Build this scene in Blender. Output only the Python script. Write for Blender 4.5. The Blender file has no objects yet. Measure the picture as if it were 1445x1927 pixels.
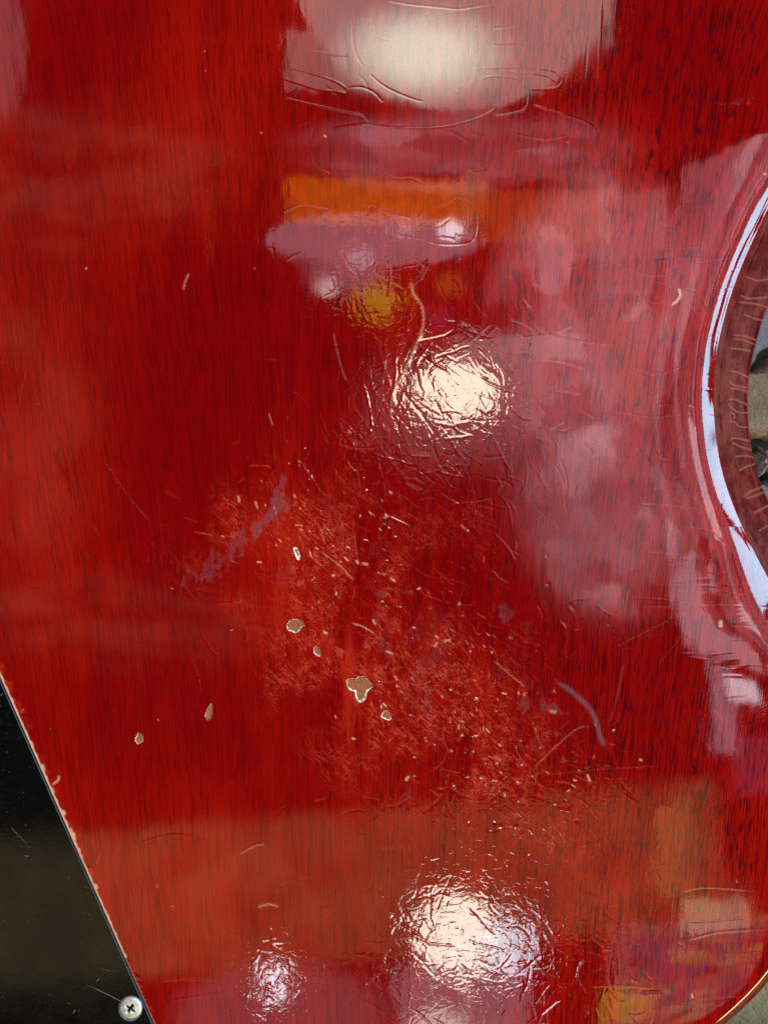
import bpy, math, random
import numpy as np
from mathutils import Vector

random.seed(7)
rng = np.random.default_rng(11)
S = bpy.context.scene
COL = S.collection

# ------------------------------------------------------------------ camera
CAM_H = 0.2            # the phone is held 20 cm above the guitar's face
cam_d = bpy.data.cameras.new('camera')
cam = bpy.data.objects.new('camera', cam_d)
COL.objects.link(cam)
cam.location = (0, 0, CAM_H)
cam.rotation_euler = (0, 0, 0)
cam_d.sensor_fit = 'VERTICAL'
cam_d.sensor_height = 34.6
cam_d.lens = CAM_H * 34.6 / 0.264
cam_d.clip_start = 0.005
cam_d.clip_end = 50
cam_d.dof.use_dof = True
cam_d.dof.focus_distance = CAM_H
cam_d.dof.aperture_fstop = 22
S.camera = cam

# ------------------------------------------------------------------ world
W = bpy.data.worlds.new('World')
S.world = W
W.use_nodes = True
W.node_tree.nodes['Background'].inputs[0].default_value = (1.0, 0.8, 0.7, 1)
W.node_tree.nodes['Background'].inputs[1].default_value = 0.03
S.view_settings.view_transform = 'Standard'
S.view_settings.look = 'None'
S.view_settings.exposure = 0
S.view_settings.gamma = 1
S.cycles.use_denoising = False
S.cycles.max_bounces = 6
S.cycles.sample_clamp_indirect = 4

# ------------------------------------------------------------------ workshop lamps and windows; the other area lights stand in for reflected surfaces
def lamp(name, loc, size, rgb, radiance, shape='RECTANGLE', rot=(0, 0, 0), soft=0.0, pattern=None):
    """soft: share of the half width over which the glow of a shade fades out to its rim"""
    d = bpy.data.lights.new(name, 'AREA')
    d.shape = shape
    d.size, d.size_y = size
    area = size[0] * size[1] * (math.pi / 4 if shape == 'ELLIPSE' else 1)
    d.energy = radiance * math.pi * area
    d.color = rgb
    if soft or pattern:
        d.use_nodes = True
        nt = d.node_tree
        em = nt.nodes['Emission']
        g = nt.nodes.new('ShaderNodeNewGeometry')
        mp = nt.nodes.new('ShaderNodeVectorMath'); mp.operation = 'MULTIPLY_ADD'
        mp.inputs[1].default_value = (2, 2, 0); mp.inputs[2].default_value = (-1, -1, 0)
        nt.links.new(g.outputs['Parametric'], mp.inputs[0])
        if pattern == 'patches':
            sc = nt.nodes.new('ShaderNodeVectorMath'); sc.operation = 'MULTIPLY'
            sc.inputs[1].default_value = (3.2, 6.5, 1)
            nt.links.new(mp.outputs[0], sc.inputs[0])
            vo = nt.nodes.new('ShaderNodeTexVoronoi'); vo.distance = 'CHEBYCHEV'
            vo.voronoi_dimensions = '2D'
            vo.inputs['Scale'].default_value = 1.0
            nt.links.new(sc.outputs[0], vo.inputs['Vector'])
            sp = nt.nodes.new('ShaderNodeSeparateColor')
            nt.links.new(vo.outputs['Color'], sp.inputs[0])
            rp = nt.nodes.new('ShaderNodeValToRGB')
            rp.color_ramp.interpolation = 'CONSTANT'
            e = rp.color_ramp.elements
            e[0].position = 0; e[0].color = (0.55, 0.42, 0.6, 1)
            e[1].position = 0.45; e[1].color = (1.1, 0.62, 0.5, 1)
            for p, c in ((0.62, (2.0, 1.35, 0.8, 1)), (0.74, (0.12, 0.1, 0.2, 1)), (0.86, (1.8, 1.1, 0.25, 1))):
                k = e.new(p); k.color = c
            nt.links.new(sp.outputs[0], rp.inputs[0])
            nt.links.new(rp.outputs[0], em.inputs['Color'])
        if pattern == 'planks':
            nz = nt.nodes.new('ShaderNodeTexNoise')
            nz.inputs['Scale'].default_value = 1.0; nz.inputs['Detail'].default_value = 4
            sc = nt.nodes.new('ShaderNodeVectorMath'); sc.operation = 'MULTIPLY'; sc.inputs[1].default_value = (9, 1.6, 1)
            nt.links.new(mp.outputs[0], sc.inputs[0]); nt.links.new(sc.outputs[0], nz.inputs['Vector'])
            rm = nt.nodes.new('ShaderNodeMapRange')
            rm.inputs['From Min'].default_value = 0.35; rm.inputs['From Max'].default_value = 0.65
            rm.inputs['To Min'].default_value = 0.55; rm.inputs['To Max'].default_value = 1.35
            nt.links.new(nz.outputs['Fac'], rm.inputs['Value'])
            nt.links.new(rm.outputs[0], em.inputs['Color'])
            sy = nt.nodes.new('ShaderNodeSeparateXYZ'); nt.links.new(mp.outputs[0], sy.inputs[0])
            ab = nt.nodes.new('ShaderNodeMath'); ab.operation = 'ABSOLUTE'; nt.links.new(sy.outputs[1], ab.inputs[0])
            mr = nt.nodes.new('ShaderNodeMapRange'); mr.interpolation_type = 'SMOOTHSTEP'
            mr.inputs['From Min'].default_value = 1.0; mr.inputs['From Max'].default_value = 0.78
            nt.links.new(ab.outputs[0], mr.inputs['Value']); nt.links.new(mr.outputs[0], em.inputs['Strength'])
        if pattern == 'wares':
            nz = nt.nodes.new('ShaderNodeTexNoise'); nz.inputs['Scale'].default_value = 3.0
            wm = nt.nodes.new('ShaderNodeVectorMath'); wm.operation = 'MULTIPLY_ADD'; wm.inputs[1].default_value = (0.35, 0.35, 0)
            nt.links.new(mp.outputs[0], nz.inputs['Vector'])
            nt.links.new(nz.outputs['Color'], wm.inputs[0]); nt.links.new(mp.outputs[0], wm.inputs[2])
            vo = nt.nodes.new('ShaderNodeTexVoronoi'); vo.distance = 'CHEBYCHEV'; vo.voronoi_dimensions = '2D'
            vo.inputs['Scale'].default_value = 3.6
            nt.links.new(wm.outputs[0], vo.inputs['Vector'])
            sp = nt.nodes.new('ShaderNodeSeparateColor'); nt.links.new(vo.outputs['Color'], sp.inputs[0])
            rp = nt.nodes.new('ShaderNodeValToRGB'); rp.color_ramp.interpolation = 'CONSTANT'
            e = rp.color_ramp.elements
            e[0].position = 0; e[0].color = (0.5, 0.34, 0.38, 1)
            e[1].position = 0.22; e[1].color = (1.15, 0.74, 0.82, 1)
            for p, c in ((0.50, (0.8, 0.5, 0.56, 1)), (0.66, (0.15, 0.10, 0.12, 1)), (0.76, (1.8, 1.35, 1.45, 1)), (0.88, (0.9, 0.55, 0.5, 1))):
                k = e.new(p); k.color = c
            nt.links.new(sp.outputs[1], rp.inputs[0])
            nt.links.new(rp.outputs[0], em.inputs['Color'])
        if pattern == 'mottle':
            nz = nt.nodes.new('ShaderNodeTexNoise')
            nz.inputs['Scale'].default_value = 2.6; nz.inputs['Detail'].default_value = 3
            nt.links.new(mp.outputs[0], nz.inputs['Vector'])
            rm = nt.nodes.new('ShaderNodeMapRange'); rm.interpolation_type = 'SMOOTHSTEP'
            rm.inputs['From Min'].default_value = 0.40; rm.inputs['From Max'].default_value = 0.62
            rm.inputs['To Min'].default_value = 0.25; rm.inputs['To Max'].default_value = 1.5
            nt.links.new(nz.outputs['Fac'], rm.inputs['Value'])
            nt.links.new(rm.outputs[0], em.inputs['Color'])
        if soft:
            ln = nt.nodes.new('ShaderNodeVectorMath'); ln.operation = 'LENGTH'
            nt.links.new(mp.outputs[0], ln.inputs[0])
            mr = nt.nodes.new('ShaderNodeMapRange'); mr.interpolation_type = 'SMOOTHSTEP'
            mr.inputs['From Min'].default_value = 1.0
            mr.inputs['From Max'].default_value = 1.0 - soft
            nt.links.new(ln.outputs['Value'], mr.inputs['Value'])
            nt.links.new(mr.outputs[0], em.inputs['Strength'])
    o = bpy.data.objects.new(name, d)
    o.location = loc
    o.rotation_euler = rot
    COL.objects.link(o)
    return o

lamp('shade_lamp', (0.188, 1.399, 1.800), (0.822, 0.719), (1.0, 0.93, 0.86), 3.1, 'ELLIPSE')
lamp('shade_lamp', (-0.069, 1.162, 1.800), (0.349, 0.151), (1.0, 0.93, 0.86), 1.8, 'RECTANGLE')
lamp('shade_lamp', (0.497, 1.299, 1.800), (0.178, 0.205), (1.0, 0.93, 0.86), 1.6, 'RECTANGLE')
lamp('shade_core', (0.098, 1.171, 1.780), (0.529, 0.298), (0.76, 1.0, 0.78), 11, 'ELLIPSE', soft=0.8)
lamp('ceiling_glow', (0.222, 0.961, 1.860), (1.072, 0.247), (1, 0.85, 0.9), 1.7, 'ELLIPSE', soft=0.4, pattern='wares')
lamp('orange_glow', (0.007, 0.819, 1.840), (0.510, 0.133), (1.0, 0.235, 0.01), 5, 'RECTANGLE', pattern='planks')  # area light standing in for a reflected orange beam
lamp('orange_glow', (0.416, 0.780, 1.840), (0.391, 0.154), (1.0, 0.25, 0.05), 2.2, 'RECTANGLE', pattern='planks')
lamp('lavender_glow', (-0.032, 0.739, 1.900), (0.575, 0.144), (0.9, 0.82, 1.0), 2, 'ELLIPSE')
lamp('lavender_glow', (-0.104, 0.645, 1.900), (0.259, 0.129), (1, 0.8, 0.95), 1.5, 'ELLIPSE', soft=0.5)
lamp('small_lamp', (0.171, 0.731, 1.800), (0.089, 0.069), (0.95, 0.93, 1.0), 13, 'ELLIPSE', soft=0.7)
lamp('small_lamp', (0.045, 0.731, 1.800), (0.055, 0.041), (0.95, 0.93, 1.0), 6, 'ELLIPSE', soft=0.7)
lamp('small_lamp', (-0.062, 0.656, 1.800), (0.075, 0.082), (1, 0.8, 0.95), 4, 'ELLIPSE', soft=0.7)
lamp('small_lamp', (-0.154, 0.580, 1.800), (0.069, 0.069), (1, 0.9, 0.9), 6, 'ELLIPSE', soft=0.7)
lamp('yellow_lamp', (-0.017, 0.546, 1.800), (0.151, 0.123), (1.0, 0.85, 0.05), 3.4, 'ELLIPSE', soft=0.5)
lamp('small_lamp', (0.171, 0.590, 1.800), (0.089, 0.075), (1, 0.6, 0.1), 1.5, 'ELLIPSE', soft=0.7)
lamp('small_lamp', (0.134, 0.505, 1.800), (0.082, 0.069), (1, 0.1, 0.5), 1.8, 'ELLIPSE', soft=0.7)
lamp('small_lamp', (-0.065, 0.190, 1.800), (0.069, 0.069), (1, 0.5, 0.3), 1.8, 'ELLIPSE', soft=0.7)
lamp('pale_beam', (0.353, 0.427, 1.800), (0.356, 0.064), (1, 0.95, 0.95), 1.8, 'RECTANGLE')
lamp('globe_lamp', (0.177, 0.304, 1.750), (0.214, 0.150), (1.0, 0.92, 0.7), 20, 'ELLIPSE')
lamp('globe_glow', (0.185, 0.288, 1.920), (0.610, 0.479), (1, 0.8, 0.85), 1.2, 'ELLIPSE', soft=0.7)
lamp('wall_wares', (0.622, 0.543, 1.950), (0.751, 0.898), (1, 0.92, 0.97), 2.1, 'ELLIPSE', soft=0.3, pattern='wares')
lamp('wall_wares', (0.665, -0.002, 1.970), (0.624, 0.609), (1, 0.92, 0.97), 1.6, 'ELLIPSE', soft=0.3, pattern='wares')
lamp('wall_glow', (0.638, 0.199, 1.980), (0.747, 1.195), (1, 0.8, 0.9), 0.9, 'ELLIPSE', soft=0.4)
lamp('wall_glow', (0.707, 0.738, 1.940), (0.220, 0.293), (1, 0.85, 0.92), 0.8, 'RECTANGLE')
lamp('wall_glow', (0.558, 0.326, 1.930), (0.277, 0.146), (1, 0.85, 0.92), 0.6, 'ELLIPSE', soft=0.5)
lamp('dim_glow', (-1.108, 1.286, 1.950), (0.265, 0.501), (1, 0.6, 0.65), 1.3, 'ELLIPSE', soft=0.35)
lamp('brown_beam', (-0.203, -1.054, 1.970), (2.337, 0.468), (1.0, 0.68, 0.27), 0.85, 'RECTANGLE', rot=(0, 0, 0.085), pattern='planks')
lamp('dim_wall', (-0.974, 0.939, 1.980), (1.463, 0.553), (1, 0.45, 0.28), 0.42, 'ELLIPSE', rot=(0, 0, 0.12), soft=0.5, pattern='mottle')
lamp('dim_wall', (-1.254, 0.282, 1.985), (1.152, 1.422), (1, 0.45, 0.28), 0.38, 'ELLIPSE', soft=0.4, pattern='mottle')
lamp('dim_wall', (-0.795, -0.301, 1.980), (1.344, 0.373), (1, 0.5, 0.3), 0.32, 'ELLIPSE', rot=(0, 0, -0.05), soft=0.7, pattern='mottle')
lamp('orange_strip', (0.761, -0.914, 1.880), (0.053, 0.242), (1, 0.55, 0.15), 1.8, 'RECTANGLE')
lamp('olive_strip', (0.814, -0.921, 1.880), (0.046, 0.313), (0.8, 0.8, 0.25), 0.7, 'RECTANGLE')
lamp('pale_glow', (-0.281, -1.396, 1.930), (0.671, 0.379), (1, 0.8, 0.85), 0.8, 'ELLIPSE', soft=0.3)
lamp('globe_lamp', (0.178, -1.060, 1.750), (0.198, 0.200), (1.0, 0.95, 0.8), 19, 'ELLIPSE')
lamp('day_lamp', (0.316, -1.096, 1.740), (0.120, 0.133), (0.7, 0.87, 1.0), 15, 'ELLIPSE')
lamp('day_lamp', (-0.276, -1.184, 1.750), (0.051, 0.094), (0.75, 0.92, 1.0), 20, 'RECTANGLE')
lamp('pale_glow', (0.201, -1.359, 1.930), (0.409, 0.306), (0.95, 0.85, 1), 1.7, 'ELLIPSE')
lamp('shade_core', (0.155, -1.423, 1.900), (0.216, 0.194), (0.95, 1, 0.85), 7, 'ELLIPSE', soft=0.6)
lamp('mosaic_light', (0.867, -1.308, 1.900), (0.503, 0.367), (1, 1, 1), 1.3, 'RECTANGLE', pattern='patches')  # added patchwork light, makes the mosaic of reflected colours
lamp('peach_glow', (0.911, -1.093, 1.870), (0.213, 0.096), (1, 0.8, 0.5), 3.2, 'RECTANGLE')
lamp('orange_glow', (0.653, -1.336, 1.850), (0.147, 0.098), (1, 0.65, 0.02), 3.2, 'RECTANGLE')  # area light added for an orange patch of reflection
lamp('skylight', (1.01, -0.44, 1.8), (0.15, 0.07), (0.90, 0.90, 1.0), 9)
lamp('lilac_patch', (0.92, -0.50, 1.82), (0.08, 0.25), (0.95, 0.80, 1.0), 2.4)  # area light standing in for a lavender pillar's reflection
lamp('lilac_patch', (1.02, -0.66, 1.82), (0.16, 0.16), (0.90, 0.45, 0.9), 0.5)  # area light added for a magenta patch of reflection
lamp('window_pane', (3.2, -1.15, 2.05), (1.8, 0.50), (0.36, 0.74, 1.0), 11, rot=(0, math.radians(90), 0))
lamp('window_pane', (3.2, -0.10, 2.05), (1.8, 1.00), (0.36, 0.74, 1.0), 17, rot=(0, math.radians(90), 0))
lamp('window_pane', (3.2, 1.05, 2.05), (1.8, 1.05), (0.36, 0.74, 1.0), 18, rot=(0, math.radians(90), 0))
lamp('window_pane', (3.2, 2.20, 2.05), (1.8, 1.10), (0.36, 0.74, 1.0), 18, rot=(0, math.radians(90), 0))
lamp('wall_glow', (1.72, 0.35, 1.8), (0.6, 1.7), (1.0, 0.80, 0.88), 2.0, pattern='wares')
lamp('wall_glow', (1.2, 0.28, 1.9), (0.7, 1.3), (1.0, 0.86, 0.93), 2.4, pattern='wares')
lamp('skylight', (1.36, 0.15, 1.78), (0.22, 0.30), (1.0, 0.85, 0.95), 5)
lamp('skylight', (1.40, -0.35, 1.78), (0.3, 0.14), (1.0, 0.75, 0.85), 4)
lamp('warm_lamp', (2.1, -2.2, 1.15), (0.9, 0.9), (1.0, 0.80, 0.28), 16, rot=(math.radians(66), 0, math.radians(44)))

# ------------------------------------------------------------------ helpers
PX = 0.000137                       # the relief map below has one cell per 0.137 mm
CX, CY = 722.5, 963.5
def gx(u): return (np.asarray(u, float) - CX) * PX
def gy(v): return (CY - np.asarray(v, float)) * PX

def mesh_np(name, co, quads, mats, parent=None, smooth=True, midx=None):
    me = bpy.data.meshes.new(name)
    nv, nf = len(co), len(quads)
    me.vertices.add(nv)
    me.vertices.foreach_set('co', np.ascontiguousarray(co, np.float32).ravel())
    me.loops.add(nf * 4)
    me.loops.foreach_set('vertex_index', np.ascontiguousarray(quads, np.int32).ravel())
    me.polygons.add(nf)
    me.polygons.foreach_set('loop_start', np.arange(0, nf * 4, 4, dtype=np.int32))
    me.polygons.foreach_set('loop_total', np.full(nf, 4, np.int32))
    if midx is not None:
        me.polygons.foreach_set('material_index', np.asarray(midx, np.int32))
    me.polygons.foreach_set('use_smooth', np.full(nf, smooth, bool))
    for m in mats: me.materials.append(m)
    me.update(calc_edges=True)
    o = bpy.data.objects.new(name, me)
    COL.objects.link(o)
    o.parent = parent
    return o

def mesh_py(name, co, faces, mats, parent=None, smooth=True, midx=None):
    me = bpy.data.meshes.new(name)
    me.from_pydata([tuple(c) for c in co], [], faces)
    for m in mats: me.materials.append(m)
    me.polygons.foreach_set('use_smooth', [smooth] * len(faces))
    if midx: me.polygons.foreach_set('material_index', midx)
    me.update()
    o = bpy.data.objects.new(name, me)
    COL.objects.link(o)
    o.parent = parent
    return o

class NT:
    """small wrapper to write node trees tersely"""
    def __init__(self, name):
        self.m = bpy.data.materials.new(name); self.m.use_nodes = True
        self.t = self.m.node_tree; self.p = self.t.nodes['Principled BSDF']
    def n(self, typ, **kw):
        x = self.t.nodes.new('ShaderNode' + typ)
        for k, v in kw.items(): setattr(x, k, v)
        return x
    def set(self, sock, val):
        if isinstance(val, bpy.types.NodeSocket): self.t.links.new(val, sock)
        else: sock.default_value = val
    def math(self, op, a, b=0.0, c=0.0, clamp=False):
        x = self.n('Math', operation=op, use_clamp=clamp)
        for i, v in enumerate((a, b, c)): self.set(x.inputs[i], v)
        return x.outputs[0]
    def vmul(self, v, s):
        x = self.n('VectorMath', operation='MULTIPLY'); self.set(x.inputs[0], v); x.inputs[1].default_value = s
        return x.outputs[0]
    def noise(self, vec, scale=1.0, detail=2.0, rough=0.5, dist=0.0):
        x = self.n('TexNoise'); self.set(x.inputs['Vector'], vec)
        x.inputs['Scale'].default_value = scale; x.inputs['Detail'].default_value = detail
        x.inputs['Roughness'].default_value = rough; x.inputs['Distortion'].default_value = dist
        return x.outputs['Fac']
    def ramp(self, f, lo, hi):
        x = self.n('MapRange', interpolation_type='SMOOTHSTEP')
        self.set(x.inputs['Value'], f); x.inputs['From Min'].default_value = lo; x.inputs['From Max'].default_value = hi
        return x.outputs[0]
    def mix(self, f, a, b, blend='MIX'):
        x = self.n('Mix', data_type='RGBA', blend_type=blend)
        self.set(x.inputs['Factor'], f)
        self.set(x.inputs[6], a); self.set(x.inputs[7], b)
        return x.outputs[2]
    def objco(self):
        return self.n('TexCoord').outputs['Object']

# ------------------------------------------------------------------ materials
def body_material():
    k = NT('cherry_lacquer')
    co = k.objco()
    sep = k.n('SeparateXYZ'); k.set(sep.inputs[0], co)
    x, y = sep.outputs[0], sep.outputs[1]
    # the grain leans over slightly towards the left side and wanders
    wob = k.noise(k.vmul(co, (14, 5, 1)), 1, 2)
    lean = k.math('MULTIPLY', k.math('MULTIPLY', k.math('SUBTRACT', 0.0, x), 1.5, clamp=False), y)
    xw = k.math('ADD', k.math('ADD', x, lean), k.math('MULTIPLY', k.math('SUBTRACT', wob, 0.5), 0.012))
    g = k.n('CombineXYZ'); k.set(g.inputs[0], xw); k.set(g.inputs[1], y)
    gv = g.outputs[0]
    pores = k.noise(k.vmul(gv, (3100, 115, 1)), 1, 2, 0.55)
    pores2 = k.noise(k.vmul(gv, (1900, 42, 1)), 1, 3, 0.6)
    bands = k.noise(k.vmul(gv, (170, 5, 1)), 1, 3, 0.6)
    fig = k.noise(k.vmul(gv, (1500, 190, 1)), 1, 2, 0.6)
    mott = k.noise(k.vmul(gv, (330, 85, 1)), 1, 4, 0.6)
    right = k.ramp(x, -0.05, 0.09)
    a2 = k.n('Attribute', attribute_name='age_refl', attribute_type='GEOMETRY')
    s2 = k.n('SeparateColor'); k.set(s2.inputs[0], a2.outputs['Color'])
    KN, AB, STAIN_REFL = s2.outputs
    st = k.math('ADD', STAIN_REFL, k.math('MULTIPLY', k.math('SUBTRACT', mott, 0.5), 0.28))
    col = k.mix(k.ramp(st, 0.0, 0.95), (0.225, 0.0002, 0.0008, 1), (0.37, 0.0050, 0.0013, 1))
    col = k.mix(k.math('MULTIPLY', k.ramp(bands, 0.45, 0.65), 0.16), col, (0.20, 0.0002, 0.0014, 1))
    dark = k.math('MULTIPLY', k.ramp(pores, 0.54, 0.60), k.ramp(bands, 0.34, 0.58))
    dark2 = k.math('MULTIPLY', k.ramp(pores2, 0.53, 0.60), 0.75)
    dk = k.math('MAXIMUM', dark, dark2)
    col = k.mix(k.math('MULTIPLY', dk, k.math('ADD', 0.52, k.math('MULTIPLY', right, 0.36))), col, (0.055, 0.0005, 0.001, 1))
    figm = k.math('MULTIPLY', k.math('MULTIPLY', k.ramp(fig, 0.54, 0.60), right), k.math('MULTIPLY', k.ramp(mott, 0.38, 0.56), 0.95))
    col = k.mix(figm, col, (0.062, 0.0008, 0.006, 1))
    # web of hairline crazing where the finish has been knocked
    wv = k.n('TexNoise'); k.set(wv.inputs['Vector'], k.vmul(co, (420, 420, 1)))
    wv.inputs['Scale'].default_value = 1; wv.inputs['Detail'].default_value = 3
    wa_ = k.n('VectorMath', operation='MULTIPLY_ADD')
    k.set(wa_.inputs[0], wv.outputs['Color']); wa_.inputs[1].default_value = (0.0034, 0.0034, 0); k.set(wa_.inputs[2], co)
    def web(sc, wdt):
        v = k.n('TexVoronoi', feature='DISTANCE_TO_EDGE', voronoi_dimensions='2D')
        k.set(v.inputs['Vector'], k.vmul(wa_.outputs[0], sc)); v.inputs['Scale'].default_value = 1
        return k.math('SUBTRACT', 1.0, k.ramp(v.outputs['Distance'], 0.0, wdt))
    w1, w2, w3 = web((210, 150, 1), 0.05), web((520, 340, 1), 0.09), web((150, 420, 1), 0.07)
    brk = k.noise(k.vmul(co, (260, 260, 1)), 1, 2)
    webs = k.math('MAXIMUM', k.math('MULTIPLY', w1, k.ramp(brk, 0.38, 0.55)),
                  k.math('MAXIMUM', k.math('MULTIPLY', w2, k.math('MULTIPLY', k.ramp(brk, 0.58, 0.40), 0.45)), k.math('MULTIPLY', w3, k.math('MULTIPLY', k.ramp(brk, 0.46, 0.6), 0.8))))
    pit = k.noise(k.vmul(co, (1500, 1100, 1)), 1, 2, 0.6)
    abn = k.math('MULTIPLY', AB, k.ramp(mott, 0.36, 0.62))
    col = k.mix(k.math('MULTIPLY', abn, 0.35), col, (0.40, 0.010, 0.004, 1))
    mp_ = k.n('Mapping'); k.set(mp_.inputs['Vector'], co); mp_.inputs['Rotation'].default_value = (0, 0, -0.7)
    mv = mp_.outputs[0]
    def thread(v, wdt, dist):
        n_ = k.noise(v, 1, 4, 0.62, dist)
        return k.math('SUBTRACT', 1.0, k.ramp(k.math('ABSOLUTE', k.math('SUBTRACT', n_, 0.5)), 0.0, wdt))
    th = k.math('MULTIPLY', thread(k.vmul(mv, (520, 130, 1)), 0.028, 0.4), k.ramp(k.noise(k.vmul(co, (230, 200, 1)), 1, 3), 0.42, 0.56))
    th2 = k.math('MULTIPLY', thread(k.vmul(co, (480, 620, 1)), 0.020, 1.2), k.ramp(k.noise(k.vmul(co, (310, 260, 1)), 1, 3), 0.45, 0.60))
    ths = k.math('MAXIMUM', th, th2)
    frag = k.math('MULTIPLY', k.ramp(k.noise(k.vmul(mv, (1500, 900, 1)), 1, 3, 0.65), 0.56, 0.66), k.ramp(brk, 0.45, 0.62))
    col = k.mix(k.math('MULTIPLY', k.math('MULTIPLY', k.math('MAXIMUM', ths, k.math('MULTIPLY', frag, 0.75)), AB), 0.78), col, (0.60, 0.065, 0.028, 1))
    # wear masks on the mesh; glints painted into G, glow into B (R scuffed grey, G pale bruise, B rubbed orange)
    at = k.n('Attribute', attribute_name='wear_and_glow', attribute_type='GEOMETRY')
    sc = k.n('SeparateColor'); k.set(sc.inputs[0], at.outputs['Color'])
    R, G, B = sc.outputs
    rag = k.math('SUBTRACT', k.noise(k.vmul(co, (5200, 3000, 1)), 1, 2, 0.6), 0.5)
    rag2 = k.math('SUBTRACT', k.noise(k.vmul(gv, (2600, 500, 1)), 1, 3, 0.6), 0.5)
    R = k.math('MULTIPLY', R, k.ramp(k.math('ADD', R, k.math('ADD', rag, k.math('MULTIPLY', rag2, 0.8))), 0.02, 0.5))
    G = k.math('MULTIPLY', k.math('POWER', G, 0.7), k.ramp(k.math('ADD', G, rag), 0.12, 0.34))
    B = k.math('MULTIPLY', B, k.ramp(k.math('ADD', B, k.math('ADD', rag2, k.math('MULTIPLY', rag, 0.5))), 0.0, 0.5))
    A = at.outputs['Alpha']
    bl = k.noise(k.vmul(co, (210, 150, 210)), 1, 5, 0.7)
    bevel_tone = k.mix(k.ramp(bl, 0.44, 0.58), (0.055, 0.001, 0.0015, 1), (0.135, 0.017, 0.011, 1))  # darker, blotchy red over the bevel
    col = k.mix(k.math('MULTIPLY', A, 0.85), col, bevel_tone)
    col = k.mix(B, col, (0.62, 0.030, 0.008, 1))
    col = k.mix(k.math('MULTIPLY', R, k.math('ADD', 0.45, k.math('MULTIPLY', k.ramp(k.noise(k.vmul(co, (900, 500, 1)), 1, 4, 0.65), 0.35, 0.62), 0.6))), col, (0.17, 0.085, 0.092, 1))
    col = k.mix(G, col, k.mix(A, (0.86, 0.46, 0.27, 1), (0.34, 0.085, 0.06, 1)))
    k.set(k.p.inputs['Base Color'], col)
    sm = k.noise(k.vmul(co, (60, 40, 1)), 1, 4, 0.6)
    rough = k.math('ADD', 0.03, k.math('MULTIPLY', k.ramp(sm, 0.45, 0.75), 0.05))
    rough = k.math('ADD', k.math('ADD', rough, k.math('MULTIPLY', R, 0.3)), k.math('MULTIPLY', A, 0.10))
    k.set(k.p.inputs['Roughness'], rough)
    k.p.inputs['IOR'].default_value = 1.52
    # relief in metres: grain telegraphing through the lacquer, crazing, small pits
    hg = k.math('MULTIPLY', k.math('ADD', pores, k.math('MULTIPLY', pores2, 0.7)), 2.2e-6)
    hw = k.math('MULTIPLY', k.math('ADD', k.math('MAXIMUM', webs, k.math('MULTIPLY', ths, AB)), k.math('MULTIPLY', pit, 0.35)), k.math('MULTIPLY', KN, 7.5e-6))
    b = k.n('Bump'); b.inputs['Strength'].default_value = 1.0; b.inputs['Distance'].default_value = 1.0
    k.set(b.inputs['Height'], k.math('ADD', hg, hw))
    k.set(k.p.inputs['Normal'], b.outputs[0])
    return k.m

def simple(name, rgb, rough, metal=0.0, nscale=None, namp=0.3, bump=0.0, nvec=(1, 1, 1)):
    k = NT(name)
    co = k.objco()
    f = k.noise(k.vmul(co, nvec), nscale or 300, 4, 0.6)
    a = tuple(c * (1 - namp) for c in rgb) + (1,)
    b = tuple(min(1, c * (1 + namp)) for c in rgb) + (1,)
    k.set(k.p.inputs['Base Color'], k.mix(k.ramp(f, 0.3, 0.7), a, b))
    k.p.inputs['Roughness'].default_value = rough
    k.p.inputs['Metallic'].default_value = metal
    if rough >= 0.8: k.p.inputs['Specular IOR Level'].default_value = 0.15
    if bump:
        n = k.n('Bump'); n.inputs['Strength'].default_value = 0.6; n.inputs['Distance'].default_value = bump
        k.set(n.inputs['Height'], f); k.set(k.p.inputs['Normal'], n.outputs[0])
    return k.m

def plate_material():
    k = NT('black_plastic')
    co = k.objco()
    sp_ = k.noise(k.vmul(co, (1900, 1700, 1)), 1, 1, 0.4)
    dens = k.noise(k.vmul(co, (90, 90, 1)), 1, 2)
    dust = k.math('MULTIPLY', k.ramp(sp_, 0.735, 0.78), k.ramp(dens, 0.42, 0.6))
    film = k.noise(k.vmul(co, (160, 420, 1)), 1, 5, 0.7, 1.5)
    c_ = k.mix(k.math('MULTIPLY', k.ramp(film, 0.5, 0.8), 0.6), (0.0025, 0.0025, 0.0025, 1), (0.011, 0.011, 0.010, 1))
    k.set(k.p.inputs['Base Color'], k.mix(dust, c_, (0.10, 0.11, 0.12, 1)))
    sm = k.noise(k.vmul(co, (70, 50, 1)), 1, 5, 0.65)
    hair = k.noise(k.vmul(co, (500, 900, 1)), 1, 3, 0.7, 2.0)
    k.set(k.p.inputs['Roughness'], k.math('ADD', 0.07, k.math('MULTIPLY', k.ramp(sm, 0.4, 0.8), 0.12)))
    k.p.inputs['IOR'].default_value = 1.42
    n = k.n('Bump'); n.inputs['Strength'].default_value = 0.25; n.inputs['Distance'].default_value = 0.00002
    k.set(n.inputs['Height'], hair); k.set(k.p.inputs['Normal'], n.outputs[0])
    return k.m

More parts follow.
